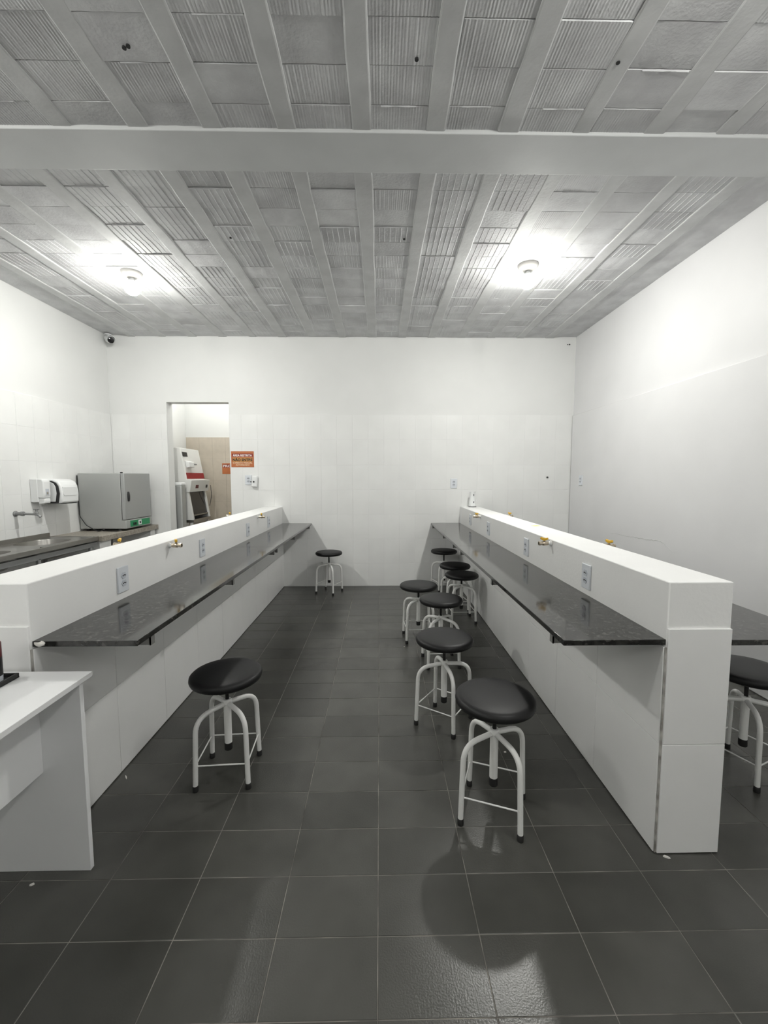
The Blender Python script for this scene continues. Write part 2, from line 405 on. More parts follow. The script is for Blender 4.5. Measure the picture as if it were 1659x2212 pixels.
def block_mesh(style, lip, seed, length):
    rnd = random.Random(seed); bm = bmesh.new(); hw = BW/2 + .003
    prof = []
    if style == 'coarse':
        n = 7
        for i in range(n):
            a = -hw + 2*hw*i/n; b = -hw + 2*hw*(i+1)/n
            h_ = rnd.uniform(.0012, .0030)
            prof += [(a, 0), (a+.0022, -h_), (a+.0044, 0)]
        prof += [(hw, 0)]
    elif style == 'fine':
        n = 21
        for i in range(n):
            a = -hw + 2*hw*i/n; h_ = rnd.uniform(.0004, .0018)
            prof += [(a, 0), (a + hw/n, -h_)]
        prof += [(hw, 0)]
    else:
        n = 6
        for i in range(n+1): prof.append((-hw + 2*hw*i/n, rnd.uniform(-.0015, .0008)))
    ys = [-length/2+.002, length/2-.002]
    A = [bm.verts.new((x, ys[0], z)) for x, z in prof]; B = [bm.verts.new((x, ys[1], z)) for x, z in prof]
    for i in range(len(prof)-1): bm.faces.new((A[i], B[i], B[i+1], A[i+1]))
    T = [bm.verts.new(p) for p in ((-hw, ys[0], .02), (hw, ys[0], .02), (hw, ys[1], .02), (-hw, ys[1], .02))]
    bm.faces.new([T[0]] + A + [T[1]]); bm.faces.new([T[2]] + B[::-1] + [T[3]])
    bm.faces.new((T[0], T[3], B[0], A[0])); bm.faces.new((T[1], A[-1], B[-1], T[2]))
    if lip:   # mortar squeezed out of the joint
        seg = 5; x = -hw + rnd.uniform(0, .08); xe = hw - rnd.uniform(0, .08); L = []
        for i in range(seg+1):
            xx = x + (xe-x)*i/seg; hh = rnd.uniform(.0012, .0050)
            L.append([bm.verts.new((xx, ys[0]-.003, .001)), bm.verts.new((xx, ys[0]+.001, -hh)), bm.verts.new((xx, ys[0]+.006, .001))])
        for p, q in zip(L, L[1:]):
            bm.faces.new((p[0], p[1], q[1], q[0])); bm.faces.new((p[1], p[2], q[2], q[1]))
    bmesh.ops.recalc_face_normals(bm, faces=bm.faces)
    me = bpy.data.meshes.new('clay_block'); bm.to_mesh(me); bm.free(); me.materials.append(M['ceil']); return me
BLK = {(s, l): [block_mesh(s, l, 10*i + len(s), BL) for i in range(4)] for s in ('coarse', 'fine', 'flat') for l in (0, 1)}
rows_b = [2.615 + BL*k for k in range(-1, 14)]
rows_f = [2.055 - BL*k for k in range(0, 4)]
def place_block(cx, y0, y1):
    near = y1 < 2.3
    q = random.random()
    mid = -1.5 < cx < 1.45
    if near: s = 'fine' if (q < .9 and -.65 < cx < 1.0) else ('fine' if q < .45 else 'flat')
    elif abs(cx + 1.35) < .5 or abs(cx - .62) < .5: s = 'coarse' if q < .8 else 'flat'
    elif mid: s = 'fine' if q < .6 else ('coarse' if q < .75 else 'flat')
    else: s = 'coarse' if q < .42 else 'flat'
    l = 1 if random.random() < .36 else 0
    o = link('clay_block', random.choice(BLK[(s, l)]), ceiling, loc=(cx, (y0+y1)/2, ZC + random.uniform(-.0015, .0045)))
    o.scale = (1, (y1-y0)/BL, 1)
    o.rotation_euler = (random.uniform(-.012, .012), random.uniform(-.006, .006), 0)
for k in range(-11, 6):
    cx = JX0 + (k+.5)*JP
    if cx - BW/2 < WL - .2 or cx + BW/2 > WR + .2: continue
    if cx - BW/2 < WL or cx + BW/2 > WR: continue
    for y in rows_b:
        y0, y1 = max(y, BEAM1-.004), min(y + BL, YB)
        if y1 - y0 > .03: place_block(cx, y0, y1)
    for y in rows_f:
        y1 = min(y + BL, BEAM0+.004)
        if in_frame([(cx-BW/2, y, ZC), (cx+BW/2, y, ZC), (cx-BW/2, y1, ZC), (cx+BW/2, y1, ZC)]): place_block(cx, y, y1)
# screw holes in the blocks
for x, y in ((.152, 1.834), (-.994, 1.807), (-.975, 1.80), (-1.04, 3.119), (.176, 3.117), (.968, 1.834)):
    lathe('drill_hole', [(.008,0),(.008,.006)], M['hole'], ceiling, 10, loc=(x, y, ZC-.009))

# ================================================================== PARTITIONS AND WORKTOPS
def partition(side, xf, yf, joints, step, label):
    """side = +1: aisle face looks to -x (right-hand wall); -1: aisle face looks to +x."""
    s = side; xo = xf + s*PT
    t = thing('partition_wall', label, 'partition', ((xf+xo)/2, (yf+YB)/2, 0))
    ox, oy = t.location.x, t.location.y
    def lb(name, xa, xb, ya, yb, za, zb, m, bev=0):
        a, b = min(xa, xb), max(xa, xb)
        return box(name, a-ox, b-ox, ya-oy, yb-oy, za, zb, m, t, bev)
    lb('core', xf, xo, yf, YB-.001, .002, ZB, M['plaster'], .004)
    proud = .009
    # long facing tiles under the worktop, two courses
    ys = [yf] + joints
    while ys[-1] + .43 < YB - .03: ys.append(ys[-1] + .43)
    ys.append(YB)
    for a, b in zip(ys, ys[1:]):
        for za, zb in ((.003, .416), (.416, ZW-WTH-.006)):
            lb('panel_tile', xf - s*proud + s*random.uniform(-.0006, .0006), xf+s*.002, a+.0011, b-.0011, za+.001, zb-.001, M['panel_tile'], .0012)
    lb('corner_joint', xf - s*.0055, xf + s*.001, yf-.0035, yf+.001, .003, ZW-WTH-.007, M['old_grout'])
    # end facing towards the camera
    for za, zb in ((.003, .416), (.416, step)):
        lb('panel_tile', xf + s*.001, xo - s*.001, yf-.008, yf+.002, za+.001, zb-.001, M['panel_tile'], .0012)
    return t
partition(+1, XR, 1.412, [1.843, 2.272], .836, 'low white half wall on the right, its tiled end facing the camera')
partition(-1, XL, 1.432, [1.866, 2.285, 2.715], .852, 'low white half wall on the left, running up behind the white desk')

def worktop(xa, xb, y0, seam, brackets, wallx, label):
    """slabs between xa and xb; wallx = the face the brackets are fixed to"""
    a, b = min(xa, xb), max(xa, xb)
    t = thing('worktop', label, 'worktop', ((a+b)/2, (y0+YB)/2, ZW-WTH))
    ox, oy, oz = t.location
    for ya, yb in ((y0, seam-.0008), (seam+.0008, YB-.001)):
        box('granite_slab', a-ox, b-ox, ya-oy, yb-oy, 0, WTH, M['granite'], t, bev=.0015)
    s = 1 if (xa if wallx == xb else xb) > wallx else -1
    for y in brackets:
        L = abs(b - a) - .012
        x1 = wallx + s*L
        u0, u1 = min(wallx, x1), max(wallx, x1)
        bm = bmesh.new()
        add_box(bm, u0-ox, u1-ox, y-.0125-oy, y-.0085-oy, -.038, 0)          # web
        add_box(bm, u0-ox, u1-ox, y-.0125-oy, y+.0165-oy, -.004, 0)          # flange under the slab
        e0, e1 = min(x1, x1-s*.005), max(x1, x1-s*.005)
        add_box(bm, e0-ox, e1-ox, y-.0125-oy, y+.0165-oy, -.040, -.003)      # end plate
        bm_obj('bracket', bm, M['bracket'], t)
    return t
wt_left = worktop(XL+.0005, -.8431, 1.438, 3.415, [1.555, 2.436, 3.39, 3.50, 4.218, 5.119], XL+.0005, 'long black granite worktop along the left half wall')
worktop(XR-.0005, .6385, 1.414, 3.439, [1.545, 2.406, 3.355, 3.70, 4.284, 5.15], XR-.0005, 'long black granite worktop on the aisle side of the right half wall')
worktop(XR+PT+.0005, 1.583, 1.405, 3.44, [1.545, 2.41, 3.35, 4.28], XR+PT+.0005, 'black granite worktop behind the right half wall, at the picture edge')

bm = bmesh.new(); bmesh.ops.create_icosphere(bm, subdivisions=2, radius=1)
for v in bm.verts: v.co = Vector((v.co.x*.024*random.uniform(.5, 1.15), v.co.y*.006, v.co.z*.010*random.uniform(.5, 1.2)))
bmesh.ops.translate(bm, verts=bm.verts, vec=Vector((-1.176, 1.437, ZW-.009)) - wt_left.location)
bm_obj('sealant_lump', bm, M['scrap'], wt_left)

# ================================================================== STOOLS
HALF = .1122
def make_stool(label, loc, rz, seat_mid=.470):
    t = thing('lab_stool', label, 'stool', loc, rz, 'swivel stools with black seats')
    D = HALF * math.sqrt(2)
    for k in range(4):
        a = -PI*.75 + k*PI/2; ux, uy = math.cos(a), math.sin(a)
        pts = fillet([(ux*.008, uy*.008, .336), (ux*D*.93, uy*D*.93, .322), (ux*D, uy*D, .018)], .068, 8)
        leg = tube('leg', pts, .0108, M['white_metal'], t, 12)
        lathe('foot_cap', [(.0122,0),(.0128,.004),(.0124,.024),(.0108,.026)], M['rubber'], leg, 14, loc=(ux*D, uy*D, 0))
        b = a + PI/2; vx, vy = math.cos(b), math.sin(b)
        tube('rung', [(ux*D*.985, uy*D*.985, .113), (vx*D*.985, vy*D*.985, .113)], .0032, M['white_metal'], t, 8)
    hub = lathe('hub_tube', [(.0165,.142),(.0165,.330),(.0195,.333),(.0195,.350),(.017,.3535),(.0,.3535)], M['white_metal'], t, 18)
    lathe('hub_cap', [(.0155,.113),(.0178,.116),(.0178,.146),(.0160,.148)], M['rubber'], hub, 18)
    top = seat_mid + .022; R = .158
    lathe('screw_post', [(.0085,.30),(.0085, top-.043)], M['screw'], t, 12)
    prof = [(0, top-.046), (R-.030, top-.046), (R-.012, top-.043), (R-.004, top-.037), (R, top-.026), (R-.002, top-.015), (R-.010, top-.0075), (R-.025, top-.004), (R-.06, top-.0012), (R-.10, top-.0002), (0, top)]
    lathe('seat', prof, M['seat'], t, 48, auto=1.2)
    return t
make_stool('lone stool in the left foreground, beside the left half wall and the desk', (-.6986, 1.8626, 0), .0654, .468)
make_stool('nearest and largest stool of the row along the right half wall', (.4598, 1.6142, 0), -.3625, .478)
make_stool('second-nearest stool of the row by the right half wall, just behind the largest', (.3549, 2.2523, 0), -.61, .474)
make_stool('third-nearest stool by the right half wall, partly hidden by the second', (.446, 3.009, 0), .07, .470)
make_stool('stool standing farthest out in the aisle from the row on the right', (.325, 3.482, 0), .06, .452)
make_stool('stool tucked close under the right worktop, right of the aisle stool', (.775, 3.925, 0), .04, .438)
make_stool('second-farthest stool of the right row, between two overlapping black seats', (.768, 4.25, 0), .12, .458)
make_stool('farthest stool of the right row, in the corner against the back wall', (.776, 5.035, 0), .28, .470)
make_stool('single stool standing against the back wall near the left worktop end', (-.6025, 4.945, 0), -.397, .470)
make_stool('stool at the right picture edge, cut off behind the right half wall', (1.69, 1.845, 0), .41, .474)

# ================================================================== CEILING LAMPS
def ceiling_lamp(label, x, y):
    t = thing('ceiling_lamp', label, 'lamp', (x, y, ZC-.004), group='bare bulbs on the ceiling')
    base = lathe('lampholder', [(.078,.006),(.080,.0),(.077,-.010),(.058,-.026),(.040,-.036),(.034,-.044),(.020,-.046)], M['ceramic'], t, 32)
    bulb = lathe('bulb_body', [(.018,-.040),(.020,-.052),(.030,-.062),(.048,-.078)], M['plastic'], t, 24)
    R_, zc = .062, -.115
    rim = [(.048, -.078)] + [(R_*math.sin(PI*.25 + PI*.35*k/3), zc + R_*math.cos(PI*.25 + PI*.35*k/3)) for k in range(1, 4)]
    dome = [(R_*math.sin(PI*.60 + PI*.40*k/5) if k < 5 else 0, zc + R_*math.cos(PI*.60 + PI*.40*k/5)) for k in range(0, 6)]
    bm = bmesh.new(); seg = 16; rings = []
    for r, z in rim: rings.append([bm.verts.new((r*math.cos(2*PI*q/seg), r*math.sin(2*PI*q/seg), z)) for q in range(seg)])
    for p, q in zip(rings, rings[1:]):
        for k in range(seg): bm.faces.new((p[k], p[(k+1)%seg], q[(k+1)%seg], q[k]))
    bm_obj('bulb_rim', bm, M['bulb_rim'], bulb, auto=2)          # shaded by the base, weaker
    bm = bmesh.new(); rings = []
    for r, z in dome: rings.append([bm.verts.new((0, 0, z))] if r == 0 else [bm.verts.new((r*math.cos(2*PI*q/seg), r*math.sin(2*PI*q/seg), z)) for q in range(seg)])
    for p, q in zip(rings, rings[1:]):
        for k in range(seg):
            if len(q) == 1: bm.faces.new((p[k], p[(k+1)%seg], q[0]))
            else: bm.faces.new((p[k], p[(k+1)%seg], q[(k+1)%seg], q[k]))
    bm_obj('bulb_globe', bm, M['bulb'], bulb, auto=2)
    return t
ceiling_lamp('bare lit bulb in a white holder, left one of the two on the ceiling', -2.031, 3.642)
ceiling_lamp('bare lit bulb in a white holder, right one of the two on the ceiling', 1.183, 3.48)

# ================================================================== OUTLETS AND TAPS
def outlet(label, loc, rz, group=None):
    # built facing -y, plate centre at origin
    t = thing('power_outlet', label, 'outlet', loc, rz, group)
    box('plate', -.0395, .0395, -.009, 0, -.0595, .0595, M['plate'], t, .0025)
    for z in (.018, -.018):
        poly = [(-.019, 0), (-.010, .0145), (.010, .0145), (.019, 0), (.010, -.0145), (-.010, -.0145)]
        so = prism('socket', [(u, v+z) for u, v in poly], 'y', -.0115, -.008, M['socket'], t)
        bm = bmesh.new()
        for u in (-.0085, 0, .0085): add_box(bm, u-.0028, u+.0028, -.0122, -.0110, z-.0028+(.002 if u == 0 else 0), z+.0028+(.002 if u == 0 else 0))
        bm_obj('pin_holes', bm, M['dark'], so)
    return t
OG = 'white double power outlets on the half walls'
FL, FR = PI/2, -PI/2       # facing +x / -x
ordl = ['nearest', 'second', 'third', 'farthest']
for k, (y, z) in enumerate(((1.957, .888), (2.842, .888), (3.835, .888), (4.553, .884))):
    outlet(f'white double outlet on the left half wall, {ordl[k]} of its four', (XL, y, z), FL, OG)
for k, (y, z) in enumerate(((1.984, .884), (2.82, .888), (3.825, .892), (4.595, .898))):
    outlet(f'white double outlet on the right half wall, {ordl[k]} of its four', (XR, y, z), FR, OG)
outlet('white outlet on the back wall left of the right half wall end', (.915, YB, 1.286), 0)
outlet('white outlet on the back wall under the orange sign', (-1.607, YB, 1.331), 0)
outlet('small white outlet on the right wall near the back corner', (WR, 4.93, 1.325), FR)

def gas_tap(label, loc, rz, turn=0):
    # built pointing to -y
    t = thing('gas_tap', label, 'tap', loc, rz, 'taps with yellow handles')
    rot = Matrix.Rotation(PI/2, 4, 'X')
    lathe('flange', [(.0165,0),(.0165,.004),(.012,.007),(.0105,.016)], M['plastic'], t, 18, mtx=rot)
    body = lathe('valve_body', [(.0095,.010),(.0095,.020),(.0125,.022),(.0125,.030),(.0135,.034),(.0135,.046),(.0125,.050),(.0105,.052),(.0105,.062),(.0125,.063),(.0125,.072),(.009,.072),(.008,.058),(0,.058)], M['brass'], t, 18, mtx=rot)
    lathe('stem', [(.005,.010),(.005,.020)], M['brass'], body, 10, loc=(0, -.040, 0))
    h = prism('handle', [(-.024,.024),(-.021,.036),(-.008,.031),(0,.033),(.008,.031),(.021,.036),(.024,.024),(.010,.018),(0,.016),(-.010,.018)], 'y', -.0065, .0065, M['yellow'], t, .0015)
    h.location = (0, -.040, 0); h.rotation_euler = (0, 0, turn)
    return t
gas_tap('yellow-handled tap on the aisle face of the left half wall, nearer one', (XL, 2.407, .974), FL, .5)
gas_tap('yellow-handled tap on the aisle face of the left half wall, far one', (XL, 4.154, .974), FL, .3)
gas_tap('yellow-handled tap on the aisle face of the right half wall, nearer one', (XR, 2.422, .976), FR, .6)
gas_tap('yellow-handled tap on the aisle face of the right half wall, far one', (XR, 4.143, .974), FR, .3)
gas_tap('yellow tap handle peeping over the right half wall, nearer one', (XR+PT, 2.282, .982), FL, .2)
gas_tap('small yellow tap handle peeping over the right half wall, far end', (XR+PT, 4.067, .985), FL, .2)
gas_tap('yellow tap handle peeping over the left half wall, before the oven counter', (XL-PT, 2.385, .982), FR, .4)
gas_tap('small yellow tap handle peeping over the left half wall below the doorway', (XL-PT, 4.14, .985), FR, .4)

# ================================================================== SIGNS
def text_mesh(name, body, size, m, parent, loc, width=None, bold=.0):
    cu = bpy.data.curves.new(name, 'FONT'); cu.body = body; cu.size = size; cu.align_x = 'CENTER'; cu.align_y = 'CENTER'
    cu.extrude = .0004; cu.offset = bold
    o = bpy.data.objects.new(name, cu); C.objects.link(o)
    bpy.context.view_layer.update()
    me = bpy.data.meshes.new_from_object(o.evaluated_get(bpy.context.evaluated_depsgraph_get()))
    bpy.data.objects.remove(o)
    xs = [v.co.x for v in me.vertices]; ww = max(xs) - min(xs); c = (max(xs) + min(xs)) / 2
    ys = [v.co.y for v in me.vertices]; cyy = (max(ys) + min(ys)) / 2
    k = width / ww if width else 1
    for v in me.vertices: v.co = ((v.co.x - c) * k, -v.co.z, v.co.y - cyy)
    me.materials.clear(); me.materials.append(m)
    t = bpy.data.objects.new(name, me); C.objects.link(t); t.parent = parent; t.location = loc
    return t
s = thing('warning_sign', 'orange sign reading ÁREA RESTRITA NÃO ENTRE, right of the doorway', 'sign', (-1.6725, YB, 1.5825))
box('board', -.1375, .1375, -.003, 0, -.0955, .0955, M['orange'], s)
box('band', -.127, .127, -.0036, -.002, .027, .068, M['darkred'], s)
box('band', -.118, .118, -.0036, -.002, -.030, .020, M['ochre'], s)
text_mesh('lettering', 'ÁREA RESTRITA', .036, M['white_ink'], s, (0, -.0042, .049), .232, .0010)
text_mesh('lettering', 'NÃO ENTRE', .044, M['black_ink'], s, (0, -.0042, -.004), .238, .0016)
text_mesh('lettering', 'SOMENTE PESSOAL', .026, M['pale_ink'], s, (0, -.0042, -.044), .238, .0006)
text_mesh('lettering', 'AUTORIZADO', .026, M['pale_ink'], s, (0, -.0042, -.069), .168, .0006)
s = thing('warning_sign', 'orange sign half hidden behind the doorway edge, on beige tiles', 'sign', (-2.30, SY1-.009, 1.497))
box('board', -.138, .138, -.003, 0, -.083, .083, M['orange'], s)
box('band', -.129, .129, -.0036, -.002, .018, .064, M['darkred'], s)
text_mesh('lettering', 'PROI', .046, M['white_ink'], s, (-.052, -.0042, .040), .142, .0012)

# ================================================================== THINGS ON THE WALLS
# plug-in device on the back wall
t = thing('plug_in_dispenser', 'white rounded plug-in device with dark button beside outlet under sign', 'dispenser', (-1.527, YB, 1.312))
bm = bmesh.new(); add_box(bm, -.034, .034, -.045, 0, -.068, .068)
bmesh.ops.bevel(bm, geom=[e for e in bm.edges], offset=.018, segments=4, profile=.6, affect='EDGES')
bm_obj('body', bm, M['plastic'], t, auto=.8).rotation_euler = (0, .08, 0)
lathe('button', [(.010,.044),(.010,.048),(0,.048)], M['dark'], t, 12, loc=(-.004,0,-.004), mtx=Matrix.Rotation(PI/2, 4, 'X'))
box('plug', -.052, -.030, -.026, -.012, -.010, .002, M['dark'], t, .002)

# security camera in the back left corner
t = thing('security_camera', 'white bullet security camera with black lens in upper back left corner', 'camera', (-3.13, 5.10, 2.955))
aim = Vector((.62, -.72, -.28)).normalized()
q = aim.to_track_quat('Z', 'Y').to_matrix().to_4x4()
lathe('housing', [(.0,-.10),(.030,-.10),(.038,-.092),(.038,.055),(.036,.062)], M['plastic'], t, 24, mtx=q)
lathe('lens', [(.034,.060),(.034,.066),(.026,.069),(0,.069)], M['glass_dark'], t, 24, mtx=q)
prof = prism('sun_shield', [(-.045,.0),(-.043,.022),(-.030,.041),(0,.047),(.030,.041),(.043,.022),(.045,.0),(.042,.0),(.040,.020),(.028,.038),(0,.0435),(-.028,.038),(-.040,.020),(-.042,0)], 'z', -.09, .085, M['plastic'], t)
prof.matrix_local = q
tube('mount_arm', fillet([(-.03, .03, 0), (-.05, .05, .03), (-.05, .05, .075)], .02), .011, M['plastic'], t, 12)
lathe('mount_plate', [(.036,.070),(.036,.080),(0,.080)], M['plastic'], t, 20, loc=(-.05, .05, 0))

# soap dispenser and paper towel holder on the left wall (built facing +x)
t = thing('soap_dispenser', 'white soap dispenser on the left wall, left of the towel dispenser', 'dispenser', (WL, 4.01, 1.235))
prism('back_shell', [(-.045,-.105),(.045,-.105),(.045,.115),(-.045,.115)], 'x', 0, .072, M['plastic'], t, .008)
front = prism('front_cover', [(.060,-.062),(.118,-.068),(.124,-.03),(.124,.09),(.112,.112),(.060,.116)], 'y', -.043, .043, M['plastic'], t, .009)
prism('push_lever', [(.066,-.122),(.118,-.116),(.124,-.100),(.122,-.070),(.066,-.066)], 'y', -.036, .036, M['plastic'], t, .006)
box('label_window', .1225, .1255, -.020, .020, -.040, .020, M['socket'], front, .001)
box('level_window', .1235, .1265, -.011, .011, -.032, -.008, M['stone'], front, .001)
t = thing('paper_towel_dispenser', 'white paper towel dispenser with rounded top beside the oven', 'dispenser', (WL, 4.195, 1.23))
pr = [(0,-.115),(.175,-.120),(.196,-.108),(.200,-.02),(.190,.055),(.165,.095),(.120,.115),(0,.118)]
prism('cover', pr, 'y', -.105, .125, M['plastic'], t, .012)
prism('side_panel', [(.012,-.112),(.165,-.112),(.180,-.02),(.170,.05),(.150,.082),(.11,.10),(.012,.10)], 'y', -.113, -.104, M['dark'], t, .002)
prism('side_panel_cover', [(.012,-.100),(.140,-.100),(.155,-.02),(.147,.045),(.130,.074),(.10,.09),(.012,.09)], 'y', -.117, -.112, M['plastic'], t, .002)
prism('window', [(-.075,-.045),(.075,-.045),(.092,-.025),(.092,.040),(-.092,.040),(-.092,-.025)], 'x', .188, .2025, M['plastic'], t, .003)
box('towel_slot', .02, .185, -.095, .115, -.123, -.117, M['dark'], t)
# wall tap above the sink
t = thing('wall_tap', 'grey metal wall tap with cross handle above the steel sink', 'tap', (WL, 3.79, 1.04))
rx = Matrix.Rotation(PI/2, 4, 'Y')
lathe('flange', [(.026,0),(.026,.006),(.016,.012),(.016,.05),(.020,.052),(.020,.075),(.012,.078)], M['frame_steel'], t, 18, mtx=rx)
tube('spout', fillet([(.06,0,0), (.20,0,-.006), (.222,0,-.03)], .02), .0105, M['frame_steel'], t, 12)
st = lathe('valve', [(.014,-.012),(.014,.016),(.008,.022),(.007,.045),(0,.045)], M['frame_steel'], t, 14, loc=(.188, 0, -.004))
tube('cross_handle', [(-.024,0,.044),(.024,0,.044)], .005, M['frame_steel'], st, 8)
tube('cross_handle', [(0,-.024,.044),(0,.024,.044)], .005, M['frame_steel'], st, 8)

# ================================================================== SINK COUNTER, OVEN
ZK = .785; KX0, KX1 = WL+.001, -2.757
t = thing('steel_sink', 'stainless steel double sink top with backsplash along the left wall', 'sink', ((KX0+KX1)/2, 3.45, ZK))
ox, oy = t.location.x, t.location.y
KY0, KY1 = 2.75, 4.150
bm = bmesh.new()
def sink_cell(y0, y1, by, bx, ry, rx_):
    n = 28; outer, inner = [], []
    for k in range(n):
        a = 2*PI*k/n; c, s_ = math.cos(a), math.sin(a)
        q = 3.2; rr = (abs(c)**q + abs(s_)**q)**(-1/q)
        inner.append((bx + rx_*c*rr, by + ry*s_*rr))
        m_ = max(abs(c)/1, abs(s_)/1); sx, sy = c/m_, s_/m_
        outer.append(((KX1 if sx > 0 else KX0)*abs(sx) + bx*(1-abs(sx)), (y1 if sy > 0 else y0)*abs(sy) + by*(1-abs(sy))))
    O = [bm.verts.new((x-ox, y-oy, 0)) for x, y in outer]; I = [bm.verts.new((x-ox, y-oy, -.002)) for x, y in inner]
    for k in range(n): bm.faces.new((O[k], O[(k+1)%n], I[(k+1)%n], I[k]))
    return inner
r1 = sink_cell(3.50, KY1, 3.80, -3.02, .20, .165)
r2 = sink_cell(KY0, 3.50, 3.14, -3.02, .22, .165)
bmesh.ops.remove_doubles(bm, verts=bm.verts, dist=.0005)
bm_obj('sink_top', bm, M['steel'], t)
for ring in (r1, r2):
    bm = bmesh.new(); cxx = sum(p[0] for p in ring)/len(ring); cyy = sum(p[1] for p in ring)/len(ring); prev = None; rs = []
    for sc, z in ((1, -.002), (.985, -.012), (.95, -.10), (.88, -.135), (.4, -.142)):
        rs.append([bm.verts.new((cxx + (x-cxx)*sc - ox, cyy + (y-cyy)*sc - oy, z)) for x, y in ring])
    for a, b in zip(rs, rs[1:]):
        for k in range(len(ring)): bm.faces.new((a[k], a[(k+1)%len(ring)], b[(k+1)%len(ring)], b[k]))
    bm.faces.new(rs[-1]); bm_obj('bowl', bm, M['steel'], t, auto=.9)
box('front_apron', KX1-ox-.012, KX1-ox+.003, KY0-oy, KY1-oy, -.038, .004, M['steel'], t, .003)
box('end_lip', KX0-ox+.01, KX1-ox-.012, KY1-oy-.010, KY1-oy, -.03, .003, M['steel'], t, .002)
box('backsplash', KX0-ox, KX0-ox+.014, KY0-oy, KY1-oy, -.02, .040, M['steel'], t, .003)
t = thing('sink_frame', 'grey steel frame carrying the sink in front of the dark space below', 'frame', (-2.99, 3.45, 0))
ox, oy = -2.99, 3.45
box('rail', -2.795-ox, -2.770-ox, KY0-oy, KY1-oy, .690, .733, M['frame_steel'], t, .002)
box('rail', -3.225-ox, -3.205-ox, KY0-oy, KY1-oy, .69, .735, M['frame_steel'], t, .002)
for y in (2.80, 3.44, 4.06):
    box('post', -2.795-ox, -2.770-ox, y-.0125-oy, y+.0125-oy, 0, .70, M['frame_steel'], t, .002)
    box('post', -3.225-ox, -3.205-ox, y-.0125-oy, y+.0125-oy, 0, .70, M['frame_steel'], t, .002)
    box('cross_rail', -3.21-ox, -2.775-ox, y-.010-oy, y+.010-oy, .70, .735, M['frame_steel'], t, .002)
tag(box('stone_countertop', KX0, -2.725, KY1+.006, YB-.002, ZK-.052, ZK, M['stone'], None, .003), 'tan speckled stone countertop carrying the grey oven', 'countertop')
tag(box('masonry_support', KX0+.01, -2.775, 4.19, 4.365, 0, ZK-.053, M['plaster'], None, .004), 'white masonry leg under the stone countertop, next to the sink', 'support')
tag(box('masonry_support', KX0+.01, -2.765, 5.10, YB-.012, 0, ZK-.053, M['plaster'], None, .004), 'white masonry leg under the stone countertop against the back wall', 'support')

OX0, OX1, OY0, OY1, OZ0, OZ1 = -3.222, -2.775, 4.568, 5.075, .808, 1.408
t = thing('drying_oven', 'grey laboratory oven with green control strip on the stone countertop', 'oven', ((OX0+OX1)/2, (OY0+OY1)/2, ZK))
ox, oy, oz = t.location
box('body', OX0-ox, OX1-ox, OY0-oy, OY1-oy, OZ0-oz, OZ1-oz, M['oven'], t, .006)
dx = -2.772-ox
door = box('door', dx, dx+.040, OY0-oy+.001, OY1-oy-.001, .905-oz, OZ1-oz, M['oven_door'], t, .005)
box('door_gasket', OX1-ox, dx+.002, OY0-oy+.003, OY1-oy-.003, .915-oz, OZ1-oz-.006, M['rubber'], door)
lathe('handle', [(0,-.055),(.012,-.050),(.017,-.02),(.018,0),(.017,.02),(.012,.050),(0,.055)], M['dark'], door, 16, loc=(dx+.040, OY0-oy+.062, 1.155-oz))
cb = box('control_box', OX1-ox-.01, dx+.040, OY0-oy, OY1-oy, OZ0-oz, .900-oz, M['oven'], t, .005)
pn = box('control_panel', dx+.040, dx+.043, OY0-oy+.075, OY1-oy-.045, .820-oz, .889-oz, M['green'], cb, .001)
box('display', dx+.043, dx+.046, OY0-oy+.225, OY0-oy+.285, .829-oz, .884-oz, M['plastic'], pn, .002)
box('display_screen', dx+.0455, dx+.0475, OY0-oy+.242, OY0-oy+.268, .842-oz, .868-oz, M['dark'], pn, .001)
for y in (.125, .16): box('switch', dx+.043, dx+.050, OY0-oy+y, OY0-oy+y+.022, .835-oz, .865-oz, M['dark'], pn, .002)
for sx in (OX0-ox+.05, OX1-ox-.06):
    for sy in (OY0-oy+.05, OY1-oy-.05): lathe('foot', [(.016,0),(.018,.006),(.016,OZ0-oz)], M['rubber'], t, 12, loc=(sx, sy, 0))
lathe('vent_knob', [(.012,OZ1-oz),(.014,OZ1-oz+.012),(0,OZ1-oz+.014)], M['dark'], t, 14, loc=(.12, -.05, 0))
oven_cord = tube('power_cord', [p - Vector(t.location) for p in fillet([(-3.226, 4.562, 1.385), (-3.224, 4.560, 1.15), (-3.215, 4.556, .95), (-3.15, 4.555, .85), (-3.05, 4.54, .800), (-2.98, 4.50, .790), (-2.93, 4.53, .815), (-2.98, 4.545, .793), (-2.90, 4.535, .790), (-2.80, 4.515, .7895), (-2.765, 4.54, .800)], .02, 5)], .0042, M['rubber'], t, 8)

